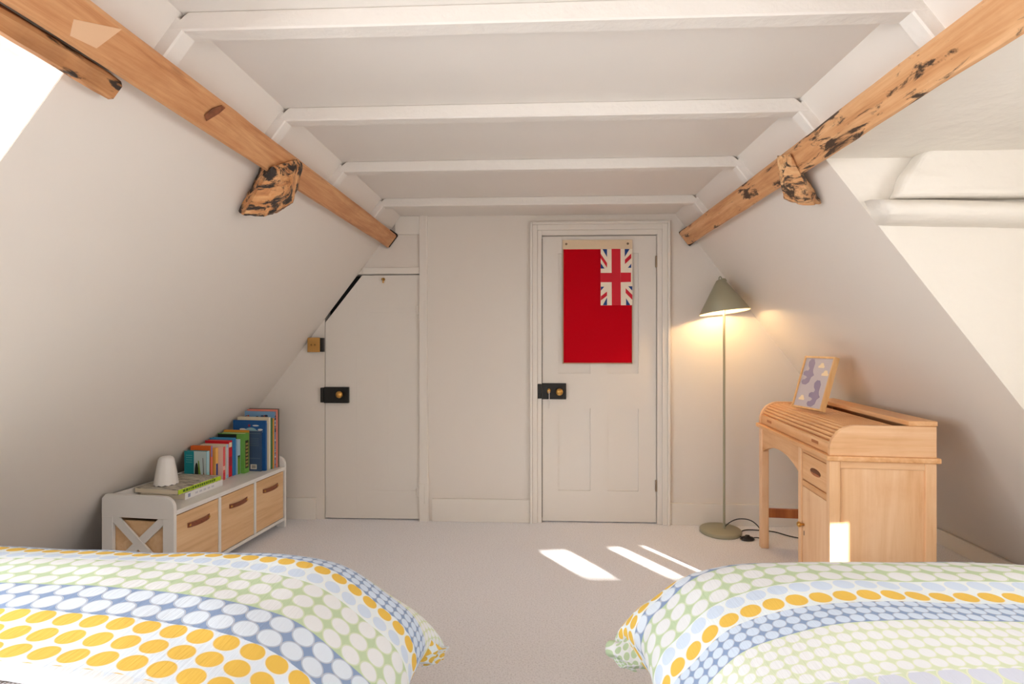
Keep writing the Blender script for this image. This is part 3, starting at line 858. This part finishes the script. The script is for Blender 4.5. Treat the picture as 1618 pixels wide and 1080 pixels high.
def d_teal(r, w, h, th):
    flat(r, 'pale_panel', C(196, 214, 214), [(0, 0), (w * .56, 0), (w * .56, h), (0, h)])
    flat(r, 'dark_pot', C(46, 36, 40), [(w * .50, .0), (w * .68, 0), (w * .70, h * .30), (w * .48, h * .30)], 2)
    flat(r, 'dark_tree', C(34, 40, 30), ell(w * .44, h * .33, w * .085, h * .32), 3)
    flat(r, 'green_beast', C(122, 158, 62), [(w * .18, 0), (w * .32, 0), (w * .36, h * .35), (w * .38, h * .72), (w * .33, h * .70), (w * .28, h * .42)], 2)
    flat(r, 'orange_flame', C(214, 96, 46), [(w * .06, .0), (w * .18, 0), (w * .20, h * .22), (w * .10, h * .34)], 3)
    flat(r, 'brown_branch', C(92, 72, 58), [(w * .10, h * .15), (w * .13, h * .15), (w * .16, h * .8), (w * .14, h * .8)], 4)
    for k in range(4): flat(r, 'blurb_line', C(120, 196, 200), [(w * .64, h * (.86 - .07 * k)), (w * .92, h * (.86 - .07 * k)), (w * .92, h * (.875 - .07 * k)), (w * .64, h * (.875 - .07 * k))], 1)
    sp(r, 'spine_print', C(150, 206, 210), .003, th - .003, .0, h * .35)
def d_blue(r, w, h, th):
    flat(r, 'pale_moon', C(150, 190, 200), ell(w * .45, h * .72, w * .24, h * .14, 14, 0, math.pi), 1)
    for cx, cz, rx, rz in ((.70, .82, .10, .022), (.60, .75, .12, .018), (.84, .74, .10, .018), (.30, .90, .10, .015), (.24, .78, .16, .02), (.16, .82, .08, .02)):
        flat(r, 'cloud', C(226, 228, 226), ell(w * cx, h * cz, w * rx, h * rz), 2)
    flat(r, 'red_star', C(150, 40, 62), ell(w * .50, h * .90, w * .045, h * .028, 5), 3)
def d_navy(r, w, h, th):
    for k in range(5): flat(r, 'blurb_line', C(110, 126, 136), [(w * .06, h * (.82 - .045 * k)), (w * .34, h * (.82 - .045 * k)), (w * .34, h * (.826 - .045 * k)), (w * .06, h * (.826 - .045 * k))])
    for z in (.94, .32): flat(r, 'rule', C(120, 140, 156), [(w * .02, h * z), (w * .42, h * z), (w * .42, h * (z + .006)), (w * .02, h * (z + .006))])
    flat(r, 'barcode_label', C(222, 218, 210), [(w * .12, h * .05), (w * .30, h * .05), (w * .30, h * .17), (w * .12, h * .17)], 1)
    for k in range(6):
        a = w * (.15 + .02 * k); flat(r, 'barcode_bar', C(70, 66, 64), [(a, h * .07), (a + w * .01, h * .07), (a + w * .01, h * .15), (a, h * .15)], 2)
def d_animals(r, w, h, th):
    random.seed(4)
    for k in range(34):
        cx, cz = random.random() * .94 + .03, random.random() * .16 + .80
        c = random.choice([C(44, 50, 74), C(226, 206, 180), C(178, 92, 62), C(66, 62, 60), C(200, 200, 206), C(60, 88, 130)])
        flat(r, 'animal', c, ell(w * cx, h * cz * .97, w * (.02 + .045 * random.random()), h * (.008 + .02 * random.random()), 8), 1 + k % 4)
def d_goldspine(r, w, h, th):
    sp(r, 'spine_panel', C(46, 48, 30), .007, th - .007, h * .12, h * .82)
    for k in range(7): sp(r, 'gilt_mark', C(168, 140, 84), .011, th - .011, h * (.16 + .09 * k), h * (.215 + .09 * k), 2)
    flat(r, 'dark_cover', C(24, 30, 24), [(w * .3, h * .3), (w, h * .3), (w, h * .98), (w * .3, h * .98)])
def d_mark(col, z0, z1, c2=None, z2=0, z3=0):
    def f(r, w, h, th):
        sp(r, 'spine_print', col, .003, th - .003, h * z0, h * z1)
        if c2: sp(r, 'spine_print', c2, .003, th - .003, h * z2, h * z3)
    return f
def d_speckle(r, w, h, th):
    random.seed(9)
    for k in range(22):
        z = random.random() * .95; c = random.choice([C(220, 216, 214), C(160, 74, 60), C(90, 112, 150), C(30, 34, 50)])
        sp(r, 'spine_speck', c, .002, th - .002, h * z, h * (z + .025), 1 + k % 2)
B = [
 (.475, .20, .026, .180, .21, C(20, 146, 158), 'teal picture book with dark pot and green beast, frontmost of the standing row', C(166, 204, 214), d_teal),
 (.503, .195, .016, .205, .22, C(226, 104, 30), 'orange-topped book right behind the teal picture book', C(232, 118, 108), d_mark(C(120, 130, 190), .7, 1.0)),
 (.521, .215, .012, .190, .19, C(30, 44, 66), 'thin dark navy book behind the orange-topped book', None, None),
 (.535, .188, .021, .188, .19, C(242, 190, 104), 'book with yellow upper spine and blue lower spine', None, d_mark(C(44, 66, 150), .0, .52)),
 (.558, .160, .022, .190, .19, C(236, 200, 190), 'pale book with a red and pink lettered spine', C(226, 84, 84), d_mark(C(240, 180, 176), .30, .42, C(206, 30, 50), 0, .22)),
 (.582, .175, .018, .186, .19, C(196, 214, 160), 'slim book with a pale green and cream spine', C(186, 204, 128), None),
 (.602, .172, .022, .196, .24, C(236, 222, 200), 'cream-topped book with a pale blue spine', C(150, 186, 222), d_mark(C(208, 196, 210), .1, .9)),
 (.630, .175, .030, .212, .25, C(210, 12, 40), 'bright red book with a white and red lettered spine', None, d_mark(C(240, 226, 200), .82, .95, C(160, 20, 50), .3, .55)),
 (.664, .172, .026, .222, .25, C(56, 152, 204), 'sky blue book right behind the bright red book', C(34, 120, 186), None),
 (.694, .165, .028, .208, .20, C(178, 204, 226), 'book with pale sky upper spine and green lower spine', None, d_mark(C(110, 156, 50), .0, .5, C(48, 80, 50), .46, .54)),
 (.726, .140, .044, .240, .25, C(112, 172, 76), 'thick green book with gold marks on a dark spine panel', None, d_goldspine),
 (.774, .15, .012, .252, .24, C(226, 154, 50), 'thin amber book behind the thick green book', None, None),
 (.790, .075, .014, .245, .23, C(62, 88, 122), 'slate blue book showing its back cover with barcode label', None, d_navy),
 (.807, .055, .013, .308, .25, C(16, 86, 150), 'tall blue picture book with white clouds and pale moon', None, d_blue),
 (.822, .060, .010, .290, .22, C(150, 166, 190), 'thin grey-blue book between the cloud book and the cream book', None, None),
 (.834, .050, .018, .325, .25, C(238, 224, 194), 'tall cream book with dotted white spine', C(232, 226, 214), None),
 (.854, .045, .012, .318, .23, C(66, 116, 74), 'tall slim dark green book beside the cream book', None, None),
 (.868, .042, .010, .316, .23, C(236, 162, 60), 'tall slim orange book beside the dark green one', None, None),
 (.880, .040, .014, .355, .25, C(120, 164, 204), 'tall book with crowd of painted animals on a sky blue cover', C(150, 150, 170), lambda r, w, h, th: (d_animals(r, w, h, th), d_speckle(r, w, h, th))),
 (.896, .036, .012, .366, .25, C(238, 140, 124), 'tall salmon pink book near the far end of the bench', None, None),
 (.910, .034, .012, .370, .25, C(104, 98, 84), 'tall olive brown book, last against the far end panel', None, None),
]
for b in B: book(b[0], b[1], b[2], b[3], b[4], b[5], b[6], b[7], 0, b[8])
# two books lying flat
def flat_book(l0, l1, w0, w1, z0, th, cov, spine, label, turn, deco):
    p = BO + Matrix.Rotation(-ANG, 4, 'Z') @ Vector((-w0, l0, z0))
    root = empty('book', p, -ANG + turn)
    tag(root, label, 'book', 'books lying flat on the white bench')
    Wd, Ln = w1 - w0, l1 - l0
    box('front_cover', cov, root, (-Wd, 0, th - .002), (0, Ln, th)); box('back_cover', cov, root, (-Wd, 0, 0), (0, Ln, .002))
    box('spine', spine, root, (-.002, 0, .002), (0, Ln, th - .002))
    box('pages', PAGES, root, (-Wd + .003, .003, .002), (-.002, Ln - .003, th - .002))
    deco(root, Wd, Ln, th)
def d_white(r, w, l, th):
    m = plain('blue_logo', C(150, 160, 196), .5)
    box('logo', m, r, (0, .02, .008), (.0004, .036, th - .008))
    for k in range(5): box('spine_mark', plain('faint_print', C(206, 206, 216), .5), r, (0, .07 + .03 * k, .012), (.0004, .09 + .03 * k, th - .012))
flat_book(.175, .455, .085, .345, BT + .0005, .034, plain('grey_white_cover', C(226, 222, 216), .5), plain('white_spine', C(238, 238, 238), .5),
          'large white book lying flat at the bottom of the pile', 0.0, d_white)
def scribble():
    t = NT('scribbled_cover')
    n = t.noise(t.coords('Object', (9, 60, 1)), 1.0, 5, .7, 1.5)
    t.link(t.ramp(n, [(.40, C(84, 82, 74)), (.46, C(176, 168, 152)), (.54, C(214, 206, 190))]), t.b.inputs['Base Color'])
    t.b.inputs['Roughness'].default_value = .5
    return t.m
def d_lime(r, w, l, th):
    random.seed(2)
    y = .03
    while y < l - .04:
        d = .006 + .010 * random.random()
        box('spine_letter', plain('dark_lime', C(74, 112, 20), .6), r, (0, y, .007), (.0004, y + d, th - .007)); y += d + .004
flat_book(.135, .435, .09, .345, BT + .0355, .026, scribble(), plain('lime_spine', C(182, 214, 30), .5),
          'book with black and white scribbled cover and lime green spine, lying on the white book', -.03, d_lime)
# small white tapered lamp on the flat books
p = BO + Matrix.Rotation(-ANG, 4, 'Z') @ Vector((-.235, .225, BT + .0355 + .0265))
nl = empty('night_light', p)
tag(nl, 'small white tapered night light with scalloped rim on the flat books', 'night light')
bm = bmesh.new(); SEG = 48; prof = [(.056, .000), (.055, .010), (.049, .055), (.041, .10), (.036, .128), (.030, .139), (.020, .145), (0, .147)]
rings = []
for k, (r, z) in enumerate(prof):
    if r == 0: rings.append([bm.verts.new((0, 0, z))]); continue
    ring = []
    for i in range(SEG):
        a = 2 * math.pi * i / SEG; rr = r * (1 + .008 * math.cos(a * 12)); zz = z + (.006 * (.5 + .5 * math.cos(a * 12)) if k == 0 else 0)
        ring.append(bm.verts.new((rr * math.cos(a), rr * math.sin(a), zz)))
    rings.append(ring)
for a_, b_ in zip(rings, rings[1:]):
    for i in range(SEG):
        j = (i + 1) % SEG
        if len(b_) == 1: bm.faces.new((a_[i], a_[j], b_[0]))
        else: bm.faces.new((a_[i], a_[j], b_[j], b_[i]))
from_bm('shell', bm, SWHITE, nl, True)
lathe('base_ring', plain('dark_ring', C(96, 92, 92), .5), nl, [(0, 0), (.053, 0), (.053, .006), (0, .006)], 36)

# ------------------------------------------------------------------ floor lamp
LX, LY = 1.137, 3.425
lamp = empty('floor_lamp', (LX, LY, 0))
tag(lamp, 'sage green floor lamp with tilted cone shade by the panelled door', 'floor lamp')
lathe('base', SAGE, lamp, [(0, 0), (.120, 0), (.1235, .004), (.1235, .020), (.119, .025), (0, .026)], 56)
px_ = .022
tube('pole', SAGE, lamp, [(px_, 0, .02), (px_, 0, .5), (px_, 0, 1.0), (px_, 0, 1.53)], .0075)
sh = empty('shade_pivot', (0, 0, 0)); bpy.data.objects.remove(sh)
TILT = Euler((math.radians(-4), math.radians(-6), 0)).to_matrix().to_4x4()
AP = Vector((-.004, -.01, 1.565))
bm = bmesh.new(); add_lathe(bm, [(.148, -.205), (.150, -.203), (.024, -.004), (.012, .0), (0, .0)], 56)
o = from_bm('shade', bm, SAGE, lamp, True); o.data.transform(Matrix.Translation(AP) @ TILT)
bm = bmesh.new(); add_lathe(bm, [(.1475, -.2045), (.022, -.010), (0, -.008)], 56)
o2 = from_bm('shade_lining', SHADEIN and bm, SHADEIN, o, True); o2.data.transform(Matrix.Translation(AP) @ TILT)
tube('shade_hook', SAGE, lamp, [(-.012, -.01, 1.558), (-.014, -.01, 1.578), (-.006, -.01, 1.588), (.004, -.01, 1.578), (.003, -.01, 1.56)], .0035)
lathe('shade_cap', SAGE, lamp, [(0, -.03), (.017, -.03), (.019, .004), (.012, .016), (0, .018)], 20, (.016, -.008, 1.556))
bulb = plain('warm_bulb', (1, .8, .5, 1), .4)
nb_ = bulb.node_tree.nodes['Principled BSDF']; nb_.inputs['Emission Color'].default_value = (1, .72, .38, 1); nb_.inputs['Emission Strength'].default_value = 6
lathe('bulb', bulb, lamp, [(0, -.03), (.018, -.024), (.026, -.004), (.02, .018), (.011, .034), (.011, .06), (0, .06)], 20, (.0, -.012, 1.43))
ll = bpy.data.objects.new('lamp_light', bpy.data.lights.new('lamp_light', 'POINT')); COL.objects.link(ll)
ll.parent = lamp; ll.location = (0, -.012, 1.415); ll.data.energy = 12.5; ll.data.color = (1.0, .66, .32); ll.data.shadow_soft_size = .03

def fl_(px, py, z=.004): q = on_z(px, py, z); return (q.x, q.y, z)
cab = [(LX + px_ + .004, LY + .01, .03), (1.21, 3.45, .075), (1.30, 3.46, .085), (1.36, 3.44, .06), (1.37, 3.36, .02), (1.335, 3.28, .006), fl_(1196, 847, .012), fl_(1189, 850, .016)]
cord1 = tube('cord', CORD, None, cab, .0032)
root = empty('lamp_cord', (LX + .2, LY - .1, 0))
tag(root, 'black lamp cord with foot switch curling on the carpet by the desk leg', 'cord')
rel(cord1, root)
rel(tube('cord', CORD, None, [fl_(1176, 851, .016), fl_(1166, 845), fl_(1163, 841), fl_(1172, 839), fl_(1177, 836), fl_(1195, 837), fl_(1225, 839), fl_(1240, 845), fl_(1262, 850), fl_(1285, 852)], .0032), root)
q = fl_(1181, 853, 0)
o = lathe('foot_switch', plain('black_plastic', (.014, .013, .013, 1), .3), None, [(0, .0), (.030, 0), (.034, .006), (.028, .018), (.012, .024), (.010, .030), (0, .031)], 28)
o.data.transform(Matrix.Diagonal((1.25, .8, 1, 1))); o.data.transform(Matrix.Translation((q[0], q[1], .001))); rel(o, root)

# ------------------------------------------------------------------ roll-top desk (local: y along the front away from camera, x to the wall, z up)
DA = math.radians(5)
desk = empty('roll_top_desk', (1.207, 2.302, 0), -DA)
tag(desk, 'honey-coloured wooden roll-top desk with slatted tambour, drawer and cupboard', 'desk')
DL, DW, LZ = .92, .405, .69
PED = .335                                   # length of the cupboard pedestal
def dk(name, mat, lo, hi, bev=.003, par=None): return box(name, mat, par or desk, lo, hi, bev)
dk('ledge', DESKY, (-.014, -.012, LZ), (DW + .012, DL + .014, LZ + .022), .005)
# pedestal: posts, end panel frame
for x0 in (0, DW - .042):
    for y0 in (0, PED - .034): dk('pedestal_post', DESKZ, (x0, y0, 0), (x0 + .042, y0 + .034, LZ))
dk('end_rail', DESKX, (.042, .002, LZ - .03), (DW - .042, .024, LZ)); dk('end_rail', DESKX, (.042, .002, .05), (DW - .042, .024, .10))
dk('end_panel', DESKZ, (.042, .010, .10), (DW - .042, .020, LZ - .03), 0)
dk('inner_panel', DESKZ, (.042, PED - .022, .05), (DW - .042, PED - .012, LZ), 0)
dk('pedestal_back', DESKZ, (DW - .03, .034, .05), (DW - .02, PED - .034, LZ), 0)
dk('pedestal_floor', DESKY, (.03, .02, .085), (DW - .03, PED - .022, .10), 0)
dk('front_rail', DESKY, (.004, .034, .085), (.03, PED - .034, .118)); dk('front_rail', DESKY, (.004, .034, LZ - .176), (.03, PED - .034, LZ - .150)); dk('front_rail', DESKY, (.004, .034, LZ - .02), (.03, PED - .034, LZ))
# drawer; the finger slot's shadow is painted as a dark oval
f = dk('drawer', DESKY, (.006, .038, LZ - .146), (.030, PED - .038, LZ - .024), .003)
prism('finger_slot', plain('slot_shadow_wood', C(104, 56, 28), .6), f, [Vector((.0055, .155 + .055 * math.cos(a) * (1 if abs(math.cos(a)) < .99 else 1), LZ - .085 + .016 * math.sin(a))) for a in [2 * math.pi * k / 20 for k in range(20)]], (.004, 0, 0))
prism('finger_lip', DESKD, f, [Vector((.0045, .155 + .050 * math.cos(a), LZ - .090 + .011 * math.sin(a))) for a in [math.pi + math.pi * k / 12 for k in range(13)]], (.004, 0, 0))
f = dk('cupboard_door', DESKZ, (.006, .037, .121), (.026, PED - .037, LZ - .179), .003)
k = lathe('knob', BRASS, f, [(0, 0), (.006, 0), (.005, .012), (.012, .018), (.013, .026), (.006, .031), (0, .032)], 20); k.rotation_euler = (0, -math.pi / 2, 0); k.location = (.006, PED - .055, .335)
dk('keyhole', DARK, (.0052, PED - .058, .285), (.0075, PED - .052, .306), .0008, f)
for z in (.17, .45): dk('hinge', plain('dark_hinge', C(70, 50, 36), .5, .6), (.0035, .032, z), (.008, .040, z + .05), .001, f)
# far legs, stretcher, aprons
for x0 in (0, DW - .042): dk('leg', DESKD if x0 else DESKZ, (x0, DL - .045, 0), (x0 + .042, DL - .003, LZ), .004)
dk('stretcher', DESKD, (.042, DL - .036, .175), (DW - .042, DL - .012, .225))
dk('side_apron', DESKX, (.042, DL - .03, LZ - .09), (DW - .042, DL - .012, LZ))
ap = [Vector((.008, PED, LZ)), Vector((.008, PED, LZ - .135))]
for i in range(13):
    t_ = i / 12; y = PED + .0 + (DL - .045 - PED) * t_
    ap.append(Vector((.008, y, LZ - .075 - .060 * abs(2 * t_ - 1) ** 2.2)))
ap += [Vector((.008, DL - .045, LZ))]
prism('arched_apron', DESKY, desk, ap[:1] + ap[2:], (.018, 0, 0))
dk('back_apron', DESKY, (DW - .03, PED, LZ - .12), (DW - .012, DL - .045, LZ))
# roll-top: curved side panels, tambour slats, front rail with grips, top board
R, ZT = .105, .838
Z0 = LZ + .022
def side_profile(grow=0.0):
    pts = [(0 - grow, Z0)]
    for k in range(0, 11):
        a = math.pi - math.pi / 2 * k / 10
        pts.append((R + (R + grow) * math.cos(a), ZT - R + (R + grow) * math.sin(a)))
    return pts + [(DW + .0, ZT + grow), (DW + .0, Z0)]
for y0 in (0, DL - .022):
    prism('curved_side', DESKX, desk, [Vector((x, y0, z)) for x, z in side_profile()], (0, .022, 0), .003)
pathp = [(.014, Z0 + .052)]
ri = R - .012
for k in range(1, 11):
    a = math.pi - math.pi / 2 * k / 10; pathp.append((R + ri * math.cos(a), ZT - R + ri * math.sin(a)))
pathp.append((DW - .12, ZT - .012))
pr = resample(pathp, .0180)
slat_mesh = None
for i in range(len(pr) - 1):
    x0, z0, _ = pr[i]; x1, z1, _ = pr[i + 1]
    if slat_mesh is None:
        bm = bmesh.new(); secs = []
        for y in (.022, DL - .022):
            secs.append([bm.verts.new((px2, y, pz2)) for px2, pz2 in ((-.0084, -.006), (-.0080, -.001), (-.0052, .0042), (0, .0060), (.0052, .0042), (.0080, -.001), (.0084, -.006))])
        for j in range(7): bm.faces.new((secs[0][j], secs[0][(j + 1) % 7], secs[1][(j + 1) % 7], secs[1][j]))
        bm.faces.new(secs[0]); bm.faces.new(secs[1][::-1])
        bmesh.ops.recalc_face_normals(bm, faces=bm.faces)
        slat_mesh = bpy.data.meshes.new('slat'); bm.to_mesh(slat_mesh); bm.free(); slat_mesh.materials.append(DESKY)
    o = bpy.data.objects.new('slat', slat_mesh); COL.objects.link(o); o.parent = desk
    o.location = ((x0 + x1) / 2, 0, (z0 + z1) / 2); o.rotation_euler = (0, -math.atan2(z1 - z0, x1 - x0), 0)
f = dk('tambour_rail', DESKY, (.006, .022, Z0 + .001), (.024, DL - .022, Z0 + .048), .004)
for y in (.16, DL - .16):
    g = dk('finger_grip', plain('grip_wood', C(176, 108, 58), .5), (.0048, y - .035, Z0 + .022), (.008, y + .035, Z0 + .036), .0015, f)
dk('top_back_board', DESKY, (DW - .105, .0, ZT + .0005), (DW + .004, DL + .0, ZT + .022), .004)
dk('roll_back', DESKY, (DW - .012, .022, Z0), (DW - .002, DL - .022, ZT), 0)

# ------------------------------------------------------------------ framed bird print leaning on the desk
BLp, BRp = on_z(1250, 640, ZT + .004), on_z(1303, 652, ZT + .004)
BLp = Vector((1.322, 2.90, ZT - .003)); BRp = Vector((1.362, 2.695, ZT - .003))
ux = (BRp - BLp).normalized(); Wf = .215
nrm_h = Vector((ux.y, -ux.x, 0)); nrm_h = nrm_h if nrm_h.x < 0 else -nrm_h        # towards the room
lean = math.radians(17)
uz = (Vector((0, 0, 1)) * math.cos(lean) - nrm_h * math.sin(lean)).normalized()
un = ux.cross(uz); un = un if un.dot(nrm_h) > 0 else -un
Hf, Df = .285, .026
pic = empty('picture_frame', BLp)
tag(pic, 'pale wood framed print of two lilac birds and clouds, leaning on the desk', 'picture')
def fr(u, v, d): return ux * u + uz * v + un * d
def frame_box(name, mat, u0, u1, v0, v1, d0, d1, par=pic):
    bm = bmesh.new()
    vs = [bm.verts.new(fr(u, v, d)) for d in (d0, d1) for v in (v0, v1) for u in (u0, u1)]
    for fc in ((0, 2, 3, 1), (4, 5, 7, 6), (0, 1, 5, 4), (2, 6, 7, 3), (0, 4, 6, 2), (1, 3, 7, 5)): bm.faces.new([vs[i] for i in fc])
    return from_bm(name, bm, mat, par)
LIFT = .012
e = .009
frame_box('frame_side', FRAMEW, 0, e, LIFT, Hf, -Df, 0); frame_box('frame_side', FRAMEW, Wf - e, Wf, LIFT, Hf, -Df, 0)
frame_box('frame_side', FRAMEW, e, Wf - e, LIFT, LIFT + e, -Df, 0); frame_box('frame_side', FRAMEW, e, Wf - e, Hf - e, Hf, -Df, 0)
pr_ = frame_box('print', plain('lilac_paper', C(196, 186, 190), .6), e, Wf - e, LIFT + e, Hf - e, -.012, -.006)
def pshape(name, mat, pts, lay=1):
    iw, ih = Wf - 2 * e, Hf - LIFT - 2 * e
    bm = bmesh.new(); add_prism(bm, [fr(e + iw * a, LIFT + e + ih * b, -.006) for a, b in pts], un * (.0004 * lay))
    return from_bm(name, bm, mat, pr_)
BIRD, CLD = plain('bird_lilac', C(152, 140, 164), .6), plain('cloud_cream', C(240, 218, 180), .6)
bird = [(.10, .92), (.17, .985), (.28, .98), (.34, .90), (.33, .76), (.36, .70), (.42, .655), (.36, .62), (.33, .60), (.30, .50), (.20, .445), (.07, .45), (.02, .50), (.04, .545), (.12, .555), (.18, .60), (.12, .625), (.02, .64), (.01, .70), (.08, .735), (.16, .735), (.19, .78), (.12, .84)]
pshape('bird', BIRD, [(a + .03, b) for a, b in bird]); pshape('bird', BIRD, [(a + .44, b - .425) for a, b in bird])
def cloudp(cx, cy, s): return [(cx - .10 * s, cy - .04 * s), (cx + .10 * s, cy - .04 * s), (cx + .11 * s, cy - .01 * s), (cx + .07 * s, cy + .02 * s), (cx + .05 * s, cy + .055 * s), (cx, cy + .06 * s), (cx - .04 * s, cy + .05 * s), (cx - .06 * s, cy + .015 * s), (cx - .11 * s, cy - .005 * s)]
for cx, cy, s in ((.63, .85, 1.0), (.82, .70, 1.1), (.22, .17, 1.0)): pshape('cloud', CLD, cloudp(cx, cy, s))
